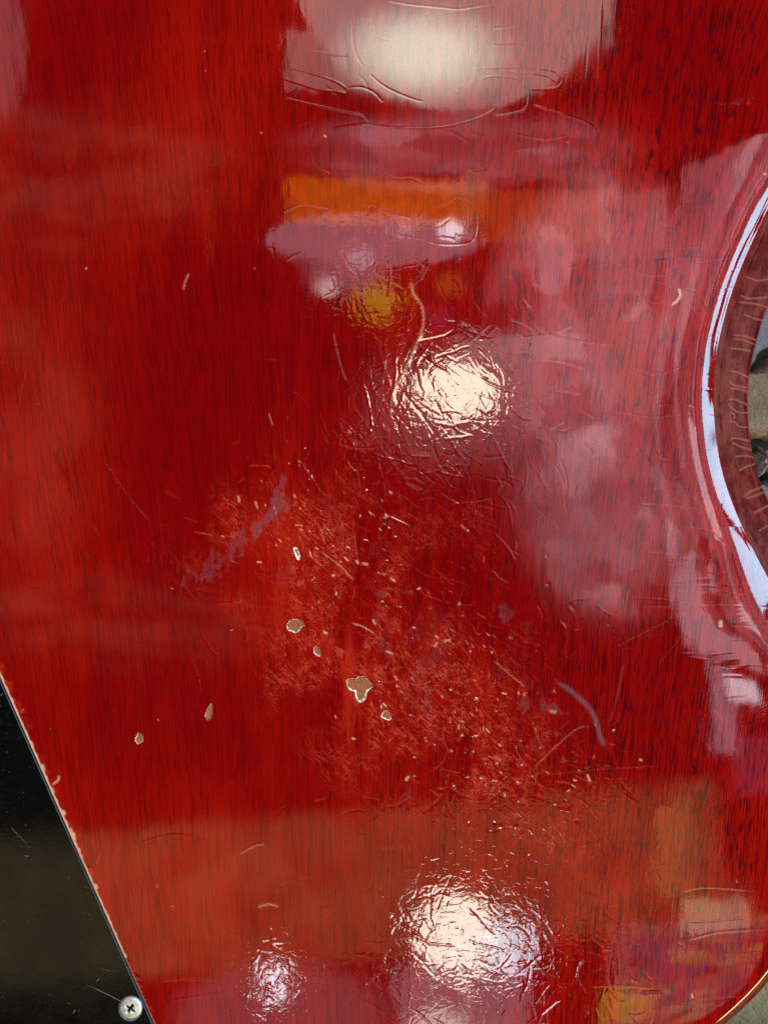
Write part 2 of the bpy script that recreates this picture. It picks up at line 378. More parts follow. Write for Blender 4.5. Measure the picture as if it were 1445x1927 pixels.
M_BODY = body_material()
M_PLATE = plate_material()
M_WOOD = simple('bare_wood', (0.33, 0.105, 0.042), 0.8, nscale=1, namp=0.45, nvec=(5000, 700, 1), bump=0.00003)
M_RIM = simple('broken_lacquer_edge', (0.90, 0.78, 0.62), 0.3, nscale=3000, namp=0.2)
M_NICKEL = simple('nickel', (0.74, 0.69, 0.54), 0.5, 0.6, nscale=1200, namp=0.18, bump=0.00002)
M_RECESS = simple('dark_recess', (0.05, 0.035, 0.02), 0.8, nscale=3000)  # dark brown floor of the screw's cross
M_SCRAPED_LIT = simple('scraped_lit_plastic', (0.10, 0.12, 0.14), 0.35, nscale=2500, namp=0.5, bump=0.00003)  # scratches, and the light painted on the countersink edge

# ------------------------------------------------------------------ relief map of the lacquer (metres)
NU, NV, U0, V0 = 1560, 2000, -60, -40          # cells; first column / row
H = np.zeros((NV, NU), np.float32)
WR = np.zeros((NV, NU), np.float32)            # scuffed grey
WG = np.zeros((NV, NU), np.float32)            # pale bruise, and glints painted in
WB = np.zeros((NV, NU), np.float32)            # rubbed orange, and a warm glow painted at left

def fft_noise(sx, sy, seed):
    """unit-variance smooth noise with gaussian correlation lengths in cells"""
    r = np.random.default_rng(seed).standard_normal((NV, NU)).astype(np.float32)
    fx = np.fft.rfftfreq(NU); fy = np.fft.fftfreq(NV)[:, None]
    k = np.exp(-2 * np.pi ** 2 * ((fx * sx) ** 2 + (fy * sy) ** 2))
    a = np.fft.irfft2(np.fft.rfft2(r) * k, s=(NV, NU)).astype(np.float32)
    return a / a.std()

def smooth_path(pts, n=6):
    p = np.array(pts, float)
    if len(p) < 3: return p
    q = np.vstack([2 * p[0] - p[1], p, 2 * p[-1] - p[-2]])
    out = []
    t = np.linspace(0, 1, n, endpoint=False)[:, None]
    for i in range(1, len(q) - 2):
        a, b, c, d = q[i - 1], q[i], q[i + 1], q[i + 2]
        out.append(0.5 * ((2 * b) + (c - a) * t + (2 * a - 5 * b + 4 * c - d) * t ** 2 + (3 * b - a - 3 * c + d) * t ** 3))
    out.append(p[-1:])
    return np.vstack(out)

def stroke(img, pts, width, amp, mode='max', taper=True):
    """rasterise a line with gaussian section"""
    p = np.asarray(pts, float)
    rad = width * 3 + 1
    n = len(p) - 1
    lo = np.floor(p.min(0) - rad).astype(int) - (U0, V0)
    hi = np.ceil(p.max(0) + rad).astype(int) - (U0, V0) + 1
    x0, y0 = max(lo[0], 0), max(lo[1], 0)
    x1, y1 = min(hi[0], NU), min(hi[1], NV)
    if x1 <= x0 or y1 <= y0: return
    X = np.arange(x0, x1)[None, :] + U0
    Y = np.arange(y0, y1)[:, None] + V0
    best = np.full((y1 - y0, x1 - x0), 1e9)
    tt = np.zeros_like(best)
    for i in range(n):
        a, b = p[i], p[i + 1]
        d = b - a; L2 = max(d @ d, 1e-9)
        t = np.clip(((X - a[0]) * d[0] + (Y - a[1]) * d[1]) / L2, 0, 1)
        D = (X - a[0] - t * d[0]) ** 2 + (Y - a[1] - t * d[1]) ** 2
        m = D < best
        best = np.where(m, D, best)
        if taper: tt = np.where(m, (i + t) / n, tt)
    g = amp * np.exp(-best / (2 * width * width))
    if taper: g = g * np.clip(4 * tt * (1 - tt) * 2.5, 0.15, 1)
    w = img[y0:y1, x0:x1]
    if mode == 'add': w += g
    elif amp > 0: np.maximum(w, g, out=w)
    else: np.minimum(w, g, out=w)

# slow waviness of the old finish, then the grain telegraphing through it
H += fft_noise(150, 190, 1) * 1.6e-5
H += fft_noise(40, 60, 2) * 1.6e-6
H += fft_noise(3.0, 22, 3) * 1.0e-7
H += fft_noise(6, 40, 4) * 2.2e-7
H += fft_noise(5, 14, 6) * 1.6e-6
H += fft_noise(5, 6, 5) * 0.6e-7

CR = np.zeros_like(H)     # ridges and grooves of cracks
# long curved checks in the lacquer
CHECKS = [
 [(725,0),(770,8),(830,14),(860,17),(890,13),(940,5)],
 [(680,33),(740,45),(790,52),(850,60),(900,55),(960,50),(1015,38)],
 [(690,58),(720,78),(757,93)], [(757,92),(800,91),(850,90),(920,86),(980,85),(1025,93),(1060,108),(1072,118)],
 [(540,85),(590,97),(640,104),(670,103),(720,104),(770,113),(830,116),(850,122),(880,132),(905,147),(915,160),(921,174)],
 [(662,40),(664,70),(668,95),(677,115),(690,133),(720,160),(760,180),(800,192),(850,193),(925,192)],
 [(525,127),(560,131),(600,142),(635,155),(655,170),(670,190),(685,210),(692,228)],
 [(520,143),(560,156),(600,168),(640,173),(660,180)],
 [(655,165),(680,164),(705,175),(722,195),(734,213),(710,222),(694,230)],
 [(694,232),(640,240),(600,248)],
 [(528,183),(580,195),(640,208),(682,217),(693,230)],
 [(694,234),(740,240),(790,241),(840,238),(900,222),(930,205),(928,195)],
 [(885,130),(950,127),(1000,128),(1040,133),(1055,145),(1057,155),(1043,166),(992,168)],
 [(940,133),(1000,138),(1030,143),(1045,155)],
 [(905,150),(920,144),(950,144),(980,150),(990,160),(992,170),(995,185),(988,205),(970,212),(940,218),(925,215)],
 [(1110,-30),(1106,60),(1102,120),(1097,170)], [(1132,-30),(1128,80),(1123,170)],
 [(1000,198),(1040,207),(1060,213)],
 [(590,240),(585,280),(600,315),(625,330)], [(880,240),(920,265),(930,300),(900,325),(870,310)],
 [(800,400),(840,385),(862,370),(890,390),(897,420),(885,455),(830,460),(790,450),(740,440)],
 [(1060,215),(1110,235),(1125,260)], [(530,400),(570,385),(620,392)], [(960,250),(1020,262),(1070,255)],
 [(975,575),(1000,605),(1035,630),(1110,645),(1160,650)],
 [(935,690),(1000,680),(1060,685),(1110,700)], [(1130,745),(1160,757),(1200,755),(1270,735)],
 [(1150,775),(1230,785),(1300,780)], [(1090,770),(1120,790)], [(1160,500),(1230,520),(1290,505)],
 [(1258,560),(1265,530),(1285,515),(1320,510)], [(1290,548),(1320,560),(1330,590)],
 [(1295,690),(1300,705),(1325,712)], [(1180,690),(1230,705),(1280,690),(1296,672)],
 [(1262,420),(1280,385),(1310,378)], [(1240,470),(1300,466),(1345,470)], [(1300,492),(1350,490),(1378,486)],
 [(1300,920),(1310,945),(1335,958),(1355,950),(1362,930)],
 [(1200,950),(1250,951),(1300,956),(1345,960)], [(1290,990),(1340,1000),(1360,1020)],
 [(1180,1036),(1245,1042),(1290,1045),(1330,1050),(1347,1070),(1343,1095),(1320,1115),(1300,1122)],
 [(1180,1124),(1245,1128),(1290,1133),(1315,1140),(1326,1160),(1332,1180),(1345,1200),(1380,1208),(1450,1205)],
 [(1310,1137),(1380,1140),(1450,1143)], [(1365,1172),(1400,1170),(1450,1168)], [(1370,1177),(1410,1178),(1450,1183)],
 [(1335,1232),(1390,1226),(1420,1228),(1450,1232)], [(1370,1258),(1400,1252),(1450,1252)],
 [(1340,1108),(1400,1120),(1450,1127)], [(1330,1096),(1370,1100),(1410,1099)],
 [(1140,1225),(1200,1195),(1260,1165),(1272,1150),(1265,1142),(1200,1140)], [(1230,1260),(1280,1200),(1300,1185)],
 [(1010,1460),(1100,1450),(1170,1445),(1250,1440)], [(1280,1678),(1330,1670),(1420,1676)],
 [(1290,1735),(1340,1733),(1410,1727)], [(1290,1770),(1350,1755),(1440,1748)], [(1350,1800),(1400,1795),(1445,1790)],
 [(1100,1858),(1170,1855),(1240,1862)], [(1270,1892),(1330,1880),(1400,1876)],
 [(300,1850),(370,1843),(430,1845)], [(320,1884),(420,1868),(480,1862)], [(250,1590),(330,1570),(400,1585)],
]
for c in CHECKS:
    s_ = 1 if rng.random() < 0.75 else -1
    stroke(CR, smooth_path(c, 8), 0.75, s_ * (8e-6 if c[0][1] < 260 else 6.5e-6))
    if c[0][0] > 900: stroke(WG, smooth_path(c), 0.9, 0.17)
# fine parallel checks that run across the waist
for i in range(80):
    v = rng.uniform(400, 1330)
    u1 = rng.uniform(1270, 1420); L = rng.uniform(20, 130)
    pts = [(u1 - L, v + rng.normal(0, 4)), (u1 - L / 2, v + rng.normal(0, 4)), (u1, v + rng.normal(0, 4))]
    stroke(CR, smooth_path(pts), 1.3, rng.choice([-1, 1]) * rng.uniform(1.5e-6, 5e-6))
# ridges of crazed lacquer on the bevel of the waist
BEVEL = [
 [(1390,555),(1410,562),(1450,558)],[(1385,568),(1420,572),(1445,580)],[(1375,630),(1405,634),(1425,642)],
 [(1376,637),(1400,641),(1422,650)],[(1370,655),(1390,657),(1415,662)],[(1370,697),(1390,702),(1410,712)],
 [(1371,714),(1378,724),(1408,730)],[(1370,731),(1390,733),(1410,739)],[(1368,751),(1385,753),(1411,765)],
 [(1368,757),(1376,768),(1388,776),(1411,777)],[(1371,775),(1380,780),(1381,790)],[(1368,793),(1382,795),(1390,803),(1413,804)],
 [(1372,831),(1382,825),(1418,832)],[(1375,832),(1395,842),(1425,850)],[(1388,887),(1400,880),(1432,869)],
 [(1398,936),(1410,926),(1448,910)],[(1400,938),(1420,933),(1450,920)],[(1415,967),(1450,948)],[(1425,1000),(1450,985)],
 [(1400,520),(1425,528),(1450,524)],[(1395,590),(1420,600),(1440,604)],[(1380,860),(1402,858),(1424,862)],
]
for c in BEVEL:
    stroke(CR, smooth_path(c), 1.5, 1.1e-4, taper=True)
    stroke(WG, smooth_path(c), 1.4, 0.5)
# the heavily crazed knocks
def rand_strokes(n, cu, cv, su, sv, lmin, lmax, amp, width, ang=None, spread=1.6, pale=0.0, arc=0.5, ring=False, orange=0.0):
    for i in range(n):
        if ring:
            th = rng.uniform(0, 2 * math.pi); r = abs(rng.normal(1.0, 0.35))
            u, v = cu + su * r * math.cos(th), cv + sv * r * math.sin(th)
            a = th + math.pi / 2 + rng.normal(0, 0.7)
        else:
            u, v = rng.normal(cu, su), rng.normal(cv, sv)
            a = (rng.uniform(0, math.pi) if ang is None else rng.normal(ang, spread))
        L = rng.uniform(lmin, lmax) * rng.uniform(0.4, 1)
        bend = rng.normal(0, arc)
        p = [(u, v)]
        m = 4
        for j in range(m):
            a += bend / m + rng.normal(0, 0.25)
            u += L / m * math.cos(a); v += L / m * math.sin(a)
            p.append((u, v))
        k = rng.uniform(0.25, 1)
        stroke(CR, p, width * rng.uniform(0.75, 1.4), rng.choice([-1, 1]) * amp * k, mode='add')
        if pale and rng.random() < 0.5: stroke(WG, p, width * 0.7, pale * k)
        if orange and rng.random() < 0.7: stroke(WB, p, width * 1.3, orange * k)
rand_strokes(420, 795, 785, 115, 95, 25, 110, 1.15e-5, 0.95, ang=1.1, spread=0.7, arc=0.35)
rand_strokes(130, 845, 742, 115, 98, 30, 90, 8e-6, 1.1, ring=True, arc=0.4)
rand_strokes(430, 900, 1770, 130, 100, 20, 90, 9e-6, 0.95, arc=0.35)
rand_strokes(90, 800, 800, 170, 150, 40, 150, 2.6e-5, 1.0, ang=1.0, spread=0.5, arc=0.25)
rand_strokes(80, 930, 1740, 170, 130, 30, 120, 2.4e-5, 1.0, arc=0.3)
rand_strokes(160, 890, 1770, 125, 105, 25, 80, 8e-6, 1.1, ring=True, arc=0.4)
rand_strokes(120, 515, 1840, 45, 60, 8, 45, 1.1e-5, 1.1)
rand_strokes(160, 700, 560, 80, 80, 20, 80, 6e-6, 1.1, ang=1.2, spread=0.6)
for i in range(16):
    f = i / 15
    rand_strokes(85, 500 + 520 * f, 950 + 520 * f, 100, 80, 10, 60, 1.4e-5, 1.05, ang=0.9, spread=0.6, pale=0.05, orange=0.4)
rand_strokes(90, 650, 1180, 130, 130, 10, 60, 1.2e-5, 1.0, ang=0.9, spread=0.6, pale=0.12, orange=0.5)
rand_strokes(420, 722, 963, 420, 560, 15, 130, 3.0e-6, 1.2, spread=1.2, pale=0.06)
rand_strokes(170, 980, 1560, 200, 90, 15, 90, 6e-6, 1.2, ang=-0.5, spread=0.5, pale=0.10)
rand_strokes(60, 1120, 1780, 90, 70, 20, 90, 8e-6, 1.3, ang=1.3, spread=0.4, pale=0.05)
for i in range(16):
    f = i / 15
    rand_strokes(20, 520 + 500 * f, 940 + 520 * f, 110, 95, 20, 100, 3.0e-5, 1.0, ang=0.9, spread=0.5, pale=0.22, orange=0.5, arc=0.3)
for i in range(50):                              # splintered bits of lacquer, painted pale to read as glints
    f = rng.random()
    cu_, cv_ = rng.normal(520 + 470 * f, 85), rng.normal(960 + 500 * f, 75)
    for j in range(rng.integers(1, 4)):
        u, v = cu_ + rng.normal(0, 7), cv_ + rng.normal(0, 7)
        a = rng.normal(0.9, 0.5); L = rng.uniform(1.5, 8)
        stroke(WG, [(u, v), (u + L * math.cos(a), v + L * math.sin(a))], rng.uniform(0.7, 1.0), 0.18 + 0.7 * rng.random() ** 2, taper=False)
        stroke(CR, [(u, v), (u + L * math.cos(a), v + L * math.sin(a))], 1.3, rng.normal(0, 3e-5), mode='add', taper=False)
# longer individual scratches
LONG = [
 ([(775,515),(778,550),(795,580),(795,620),(780,655),(760,700),(740,740),(733,790)], 2.6, 1.4e-5, 0.3, 0),
 ([(830,570),(800,620),(775,650),(755,690)], 2.0, 1e-5, 0.12, 0),
 ([(705,630),(720,680),(735,730),(745,770)], 1.8, 1e-5, 0.1, 0),
 ([(860,600),(890,615),(910,645)], 1.6, 8e-6, 0.1, 0),
 ([(628,620),(632,650),(645,700),(655,720)], 2.0, 8e-6, 0.2, 0),
 ([(720,690),(760,740),(800,790),(840,850)], 2.0, -1.1e-5, 0, 0),
 ([(820,760),(845,800),(870,850),(890,920)], 2.0, -1.1e-5, 0, 0),
 ([(660,760),(690,800),(730,860),(780,920)], 1.7, 9e-6, 0.15, 0),
 ([(770,856),(790,857),(812,859)], 2.4, 1.2e-5, 0.2, 0),
 ([(1275,540),(1279,555),(1272,567),(1262,575)], 2.2, 1.6e-5, 0.55, 0),
 ([(1035,1275),(1080,1305),(1110,1335),(1122,1360),(1130,1390),(1142,1408)], 3.6, 3e-6, 0.0, 0.6),
 ([(1000,1450),(1040,1410),(1080,1375),(1105,1365)], 2.0, 6e-6, 0.22, 0),
 ([(1175,1240),(1165,1290),(1155,1330),(1145,1365)], 1.6, 5e-6, 0.0, 0.35),
 ([(500,1588),(478,1593),(448,1610)], 2.2, 1e-5, 0.25, 0),
 ([(483,1708),(505,1702),(528,1707)], 2.2, 1.2e-5, 0.3, 0),
 ([(345,548),(349,530),(357,512)], 2.4, 6e-6, 0.28, 0),
 ([(505,775),(510,790),(514,802)], 1.3, 5e-6, 0.3, 0),
 ([(193,860),(240,930),(290,990)], 1.3, 4e-6, 0.14, 0),
 ([(600,1035),(640,1065),(668,1095)], 1.6, 1.1e-5, 0.3, 0), ([(660,1172),(685,1180),(705,1193)], 1.8, 1.2e-5, 0.35, 0),
 ([(585,970),(605,1000),(612,1030)], 1.6, 8e-6, 0.2, 0.2), ([(30,790),(42,730),(52,690)], 1.4, 4e-6, 0.12, 0),
 ([(885,1000),(880,960),(905,930)], 1.4, 6e-6, 0.1, 0), ([(1070,770),(1050,800),(1070,830)], 1.4, 5e-6, 0.05, 0),
 ([(98,1478),(110,1468),(112,1458)], 2.4, 1e-5, 0.4, 0), ([(180,1630),(186,1615),(189,1605)], 1.2, 4e-6, 0.2, 0),
 ([(925,1240),(960,1270),(990,1295)], 1.8, 8e-6, 0.25, 0), ([(1090,1370),(1098,1340),(1130,1310)], 1.2, 4e-6, 0.1, 0),
]
for pts, w, a, g, r in LONG:
    sp = smooth_path(pts)
    stroke(CR, sp, w, a, mode='add')
    if g: stroke(WG, sp, w * 0.9, g)
    if r: stroke(WR, sp, w * 1.2, r)
# dents, and flecks whose pale colour paints in glints
def dot(u, v, r, amp, pale=0.0, stretch=1.0, ang=0.0):
    d = (math.cos(ang) * r * stretch, math.sin(ang) * r * stretch)
    stroke(CR, [(u - d[0], v - d[1]), (u + d[0], v + d[1])], r, amp, mode='add', taper=False)
    if pale: stroke(WG, [(u - d[0], v - d[1]), (u + d[0], v + d[1])], r * 0.8, pale, taper=False)
for u, v, r, p in [(163,505,2.6,.8),(120,563,1.4,.4),(386,97,1.8,.6),(387,133,1.8,.4),(492,250,2.2,.6),(480,505,2.0,.5),
                   (612,256,3.0,.8),(324,1108,2.0,.5),(437,1186,2.4,.6),(1067,268,1.6,.7),(1355,1174,6.0,.75),(1154,1374,2.4,.9),
                   (1205,1430,3.0,.8),(1028,1046,1.8,.6),(1030,1100,2.6,.35),(1144,1176,1.4,.7),(741,1092,3.0,.9),(788,1108,2.6,.9),
                   (627,1083,2.8,.9),(665,1390,3.0,.8),(766,1465,4.0,.8),(820,1213,3.2,.8),(848,1298,3.0,.8),(325,1706,2.2,.5),
                   (296,1668,3.0,.4),(43,1338,3.0,.4),(95,1372,1.6,.5),(298,1355,2.0,.5),(1438,328,4.0,.5),(262,1680,1.6,.3),
                   (511,1749,1.8,.9),(690,1852,1.6,.8),(1302,1875,3.0,.8),(1385,1660,2.0,.6),(75,760,1.6,.3),(540,830,2.0,.4)]:
    dot(u, v, r * 0.62, -1.4e-5, p * 0.7, rng.uniform(0.5, 1.6), rng.uniform(0, 3))
for i in range(520):
    u, v = rng.uniform(0, 1400), rng.uniform(0, 1927)
    dot(u, v, rng.uniform(0.9, 1.7), rng.choice([-1, 1]) * rng.uniform(0.8e-6, 3e-6), 0, rng.uniform(0, 2), rng.uniform(0, 3))
for i in range(420):
    f = rng.random()
    u, v = rng.normal(510 + 500 * f, 80), rng.normal(950 + 520 * f, 80)
    dot(u, v, rng.uniform(1.0, 2.4), rng.choice([-1, 1]) * rng.uniform(1e-5, 9e-5), (rng.uniform(0.1, 0.5) if rng.random() < 0.15 else 0), rng.uniform(0, 2.6), rng.normal(0.9, 0.6))
for i in range(22):                              # knocked marks by the right top corner
    dot(1385 + rng.normal(0, 16), 193 + rng.normal(0, 4), 1.8, -6e-6, 0.15)
# dull scuffs
n1 = fft_noise(5, 11, 21); n2 = fft_noise(9, 34, 22); n3 = fft_noise(2.0, 4.0, 23); n4 = fft_noise(2.0, 16.0, 24)
def blot(img, pts, w, amp, thr=0.0):
    a, b, kk = (n1, n3, 3.0) if img is WR else (n2, n4, 1.2)
    t = np.zeros_like(img); stroke(t, smooth_path(pts), w, 1.0, taper=False)
    if img is WR: amp *= 0.62
    img[:] = np.maximum(img, np.clip(t * 6 - 0.6, 0, 1) * amp * np.clip((t - 0.5 - 0.28 * a - 0.16 * b + thr) * kk, 0, 1))
blot(WR, [(532,905),(525,930)], 9, 0.6)
blot(WR, [(515,955),(490,985),(478,1003)], 17, 0.75)
blot(WR, [(475,990),(430,1040),(390,1075),(355,1090)], 17, 0.55, -0.1)
blot(WR, [(722,1210),(760,1250),(790,1290),(815,1330)], 14, 0.45, -0.1)
blot(WR, [(720,1155),(735,1170)], 14, 0.4)
blot(WR, [(935,1140),(955,1155)], 14, 0.5); blot(WR, [(985,1330),(1000,1320)], 10, 0.5); blot(WR, [(1020,1328),(1050,1335)], 10, 0.55)
blot(WR, [(768,1300),(775,1350)], 10, 0.35, -0.1); 
blot(WR, [(620,940),(640,1000),(680,1040)], 14, 0.3, -0.2)
for i in range(26):
    f = rng.random(); u, v = rng.normal(540 + 480 * f, 90), rng.normal(980 + 440 * f, 80)
    blot(WR, [(u, v), (u + rng.normal(0, 14), v + rng.normal(14, 14))], rng.uniform(5, 11), rng.uniform(0.2, 0.5), -0.05)
# rubbed, lighter patches; those at left paint a warm reflected glow into the stain
blot(WB, [(560,990),(545,1060),(560,1120)], 46, 0.42, -0.05); blot(WB, [(620,1230),(670,1290),(660,1370)], 44, 0.42, -0.1)
blot(WB, [(440,1130),(540,1170)], 34, 0.28, -0.1); blot(WB, [(180,1230),(300,1190)], 70, 0.18, -0.1)
blot(WB, [(750,1170),(860,1250),(960,1330)], 70, 0.25, -0.1); blot(WB, [(450,380),(480,395)], 22, 0.3); blot(WB, [(170,290),(300,360),(460,420)], 70, 0.22, -0.1)
blot(WB, [(0,930),(60,960)], 60, 0.3, -0.1); blot(WB, [(40,1090),(200,1060)], 40, 0.2, -0.1)
# where the finish is crazed (KN), abraded (AB), and stain tone with a dark reflection and glows painted in (STAIN_REFL)
gu = (np.arange(NU) + U0)[None, :].astype(np.float32); gvv = (np.arange(NV) + V0)[:, None].astype(np.float32)
def spot(u, v, su, sv, a=1.0, ang=0.0):
    c, s_ = math.cos(ang), math.sin(ang)
    du, dv = (gu - u) * c + (gvv - v) * s_, -(gu - u) * s_ + (gvv - v) * c
    return a * np.exp(-0.5 * ((du / su) ** 2 + (dv / sv) ** 2))
KN = spot(825, 765, 115, 105, 1.1) + spot(890, 1775, 140, 115, 1.1) + spot(515, 1845, 60, 70, 1.1) + spot(690, 540, 90, 110, 0.5)
KN += spot(740, 1230, 330, 120, 1.3, 0.8) + spot(1000, 1560, 190, 90, 0.3)
KN -= spot(860, 735, 48, 38, 0.75) + spot(850, 1760, 60, 60, 0.55)
KN = np.clip(KN * (1 + 0.35 * n2) * 0.55 + 0.03, 0, 1.3)
AB = spot(600, 1110, 130, 110, 0.85, 0.8) + spot(700, 1290, 220, 90, 0.95, 0.85) + spot(880, 1400, 200, 80, 0.7, 0.7) + spot(800, 1150, 160, 130, 0.35)
AB = np.clip(AB * (0.8 + 0.9 * fft_noise(26, 34, 33)) - 0.06, 0, 1)
STAIN_REFL = 0.45 + 0.12 * fft_noise(60, 140, 31) + 0.05 * fft_noise(16, 60, 32) + 0.03 * n4
STAIN_REFL += spot(150, 380, 190, 200, 0.22) + spot(60, 950, 150, 170, 0.20) + spot(250, 1690, 220, 170, 0.3) + spot(480, 120, 90, 160, 0.12)
STAIN_REFL -= spot(440, 640, 150, 190, 0.5) + spot(330, 1370, 200, 130, 0.28) + spot(1000, 950, 190, 160, 0.22) + spot(1020, 1330, 260, 110, 0.2) + spot(1300, 120, 170, 190, 0.26)  # dark spots paint in the reflected silhouette
STAIN_REFL += spot(1130, 560, 190, 230, 0.38) + spot(1180, 1150, 90, 200, 0.2)
STAIN_REFL = np.clip(STAIN_REFL, 0, 1)
# the lacquer is broken along the straight edge of the black plate; the light it catches is painted pale
PL_A, PL_B = np.array((-350., 1272 - 350 / 0.4427)), np.array((340., 1272 + 340 / 0.4427))
for i in range(300):
    v = 1250 + (1950 - 1250) * i / 300
    u = (v - 1272) * 0.4427
    edge = 1.3 + 1.0 * math.sin(i * 0.7) * rng.random()
    hot = 1.0 if v < 1590 else (0.75 if v < 1800 else 0.3)
    stroke(WG, [(u + 2, v - 1), (u + 3, v + 2)], max(1.2, edge * (1.0 if v < 1800 else 0.5)), 0.95 * hot, taper=False)
    if v < 1680 and rng.random() < 0.3: stroke(WB, [(u + 6, v - 2), (u + 8 + rng.random() * 8, v + 2)], 3 + 3 * rng.random(), 0.5 * rng.random(), taper=False)
    stroke(CR, [(u + 6, v), (u + 7 + rng.random() * 3, v + 2)], 1.8, rng.normal(0, 6e-6), mode='add', taper=False)
for i in range(9):
    v = rng.uniform(1290, 1800); u = (v - 1272) * 0.4427 + rng.uniform(3, 7)
    stroke(WG, [(u, v), (u + 2, v + rng.uniform(3, 12))], rng.uniform(1.5, 3), rng.uniform(0.4, 0.9), taper=False)
H += CR

# ------------------------------------------------------------------ flakes broken out of the finish
q = 4.817
def crop(pts, ou, ov, k): return [(ou + a / k, ov + b / k) for a, b in pts]
CHIPS = [
 ('large bare wood chip with a pale broken rim', crop([(730,1350),(760,1335),(820,1335),(840,1315),(890,1312),(920,1340),(945,1370),(978,1405),(940,1435),(920,1460),(905,1520),(880,1545),(850,1550),(825,1525),(805,1450),(760,1440),(740,1405)], 500, 1000, q), 2.0),
 ('oval bare wood chip with a point at its foot', crop([(200,830),(225,800),(270,795),(320,800),(355,830),(360,855),(330,865),(310,900),(275,925),(235,908),(200,895),(190,860)], 500, 1000, q), 1.1),
 ('narrow upright bare wood chip', crop([(437,1050),(460,1038),(490,1060),(500,1095),(495,1135),(465,1125),(440,1105)], 500, 1000, q), 0.7),
 ('small triangular bare wood chip', crop([(1050,1660),(1080,1622),(1110,1630),(1130,1670),(1140,1700),(1120,1715),(1075,1700),(1045,1680)], 500, 1000, q), 1.0),
 ('slim white glint painted as a chip in the finish', crop([(250,150),(270,140),(288,152),(302,190),(315,230),(305,262),(285,255),(268,215)], 500, 1000, q), 4.0),  # a glint, painted with the white rim material
 ('slim upright brown chip', crop([(772,765),(785,735),(800,715),(803,745),(795,780),(780,784)], 0, 964, 2), 0.35),
 ('small pale chip near the black plate', crop([(508,858),(522,828),(541,840),(540,862),(520,874)], 0, 964, 2), 0.7),
]
def inside(poly, U, V):
    r = np.zeros(U.shape, bool)
    n = len(poly)
    for i in range(n):
        (x1, y1), (x2, y2) = poly[i], poly[(i + 1) % n]
        c = ((y1 > V) != (y2 > V)) & (U < (x2 - x1) * (V - y1) / (y2 - y1 + 1e-12) + x1)
        r ^= c
    return r
UU, VV = np.meshgrid(np.arange(NU) + U0, np.arange(NV) + V0)
for nm, poly, rim in CHIPS:
    p = np.array(poly); c = p.mean(0)
    b = (int(p[:, 0].min()) - U0 - 3, int(p[:, 0].max()) - U0 + 4, int(p[:, 1].min()) - V0 - 3, int(p[:, 1].max()) - V0 + 4)
    sl = (slice(b[2], b[3]), slice(b[0], b[1]))
    m = inside([tuple(c + (a - c) * 0.88) for a in p], UU[sl], VV[sl])
    H[sl] = np.where(m, -3.0e-4, H[sl])

def sample(img, u, v):
    a = np.clip(u - U0, 0, NU - 1.001); b = np.clip(v - V0, 0, NV - 1.001)
    i, j = a.astype(int), b.astype(int); fa, fb = a - i, b - j
    return ((img[j, i] * (1 - fa) + img[j, i + 1] * fa) * (1 - fb) + (img[j + 1, i] * (1 - fa) + img[j + 1, i + 1] * fa) * fb)

# ------------------------------------------------------------------ outline and edge profile of the body
cr_pts = np.array([(-905,300),(-895,560),(-860,860),(-780,1150),(-650,1420),(-480,1600),(-280,1690),(-80,1690),(100,1630),(250,1535),
    (320,1485),(385,1445),(440,1419),(500,1393),(550,1375),(600,1361),(650,1350),(700,1344),(750,1342),(800,1345),(850,1351),(900,1362),(950,1379),(1000,1400),
    (1050,1424),(1100,1450),(1200,1500),(1300,1537),(1400,1556),(1500,1560),(1600,1546),(1700,1512),(1780,1473),(1826,1445),(1862,1415),
    (1893,1384),(1927,1345),(1970,1290),(2040,1190),(2110,1070),(2180,910),(2235,720),(2265,540),(2280,330)], float)
lf_pts = np.array([(-905,290),(-895,0),(-860,-300),(-750,-600),(-550,-790),(-300,-850),(0,-830),(400,-700),(700,-640),(1000,-680),
    (1400,-860),(1700,-930),(1950,-860),(2100,-700),(2200,-450),(2250,-150),(2275,100),(2280,320)], float)
def pchip(P, t):
    """monotone-ish cubic through the outline points"""
    X, Y = P[:, 0], P[:, 1]
    h = np.diff(X); d = np.diff(Y) / h
    m = np.empty_like(Y); m[0], m[-1] = d[0], d[-1]
    m[1:-1] = (d[:-1] * h[1:] + d[1:] * h[:-1]) / (h[1:] + h[:-1])
    i = np.clip(np.searchsorted(X, t) - 1, 0, len(h) - 1)
    s = (t - X[i]) / h[i]
    return (Y[i] * (1 + 2 * s) * (1 - s) ** 2 + m[i] * h[i] * s * (1 - s) ** 2 + Y[i + 1] * s * s * (3 - 2 * s) + m[i + 1] * h[i] * s * s * (s - 1))

fine = np.arange(-30, 1960, 1.55)
rows = np.concatenate([np.array([-905, -900, -890, -870, -840, -800, -740, -660, -560, -440, -320, -220, -140, -80, -50]), fine,
                       np.array([1980, 2000, 2030, 2060, 2100, 2140, 2180, 2210, 2235, 2255, 2268, 2275, 2280])])
nr = len(rows)
cu = pchip(cr_pts, rows); lu = pchip(lf_pts, rows)
lu = np.minimum(lu, cu - 4)
dcu = np.gradient(cu, rows)
nf = np.minimum(np.sqrt(1 + dcu ** 2), 3.0)
waist = np.clip((1780 - rows) / 500, 0, 1); waist = waist * waist * (3 - 2 * waist)   # 1 at the waist, 0 by the lower horn
bevW = 0.0034 + (0.0156 - 0.0034) * waist
y_r = gy(rows)
# image-accurate crest: the crest lies slightly under the face, so it is pushed out a little
rollA = 0.0003 + 0.0011 * waist
rollB = 0.00010 + 0.00092 * waist
LA, LB = 0.0085, 0.0032
wide_r = 1 + 1.5 * np.exp(-((rows - 1130) / 90.0) ** 2)
xc = gx(cu) * (1 + (rollA + rollB * (1 + 0.85 * (wide_r - 1))) / CAM_H)
xl = gx(lu)

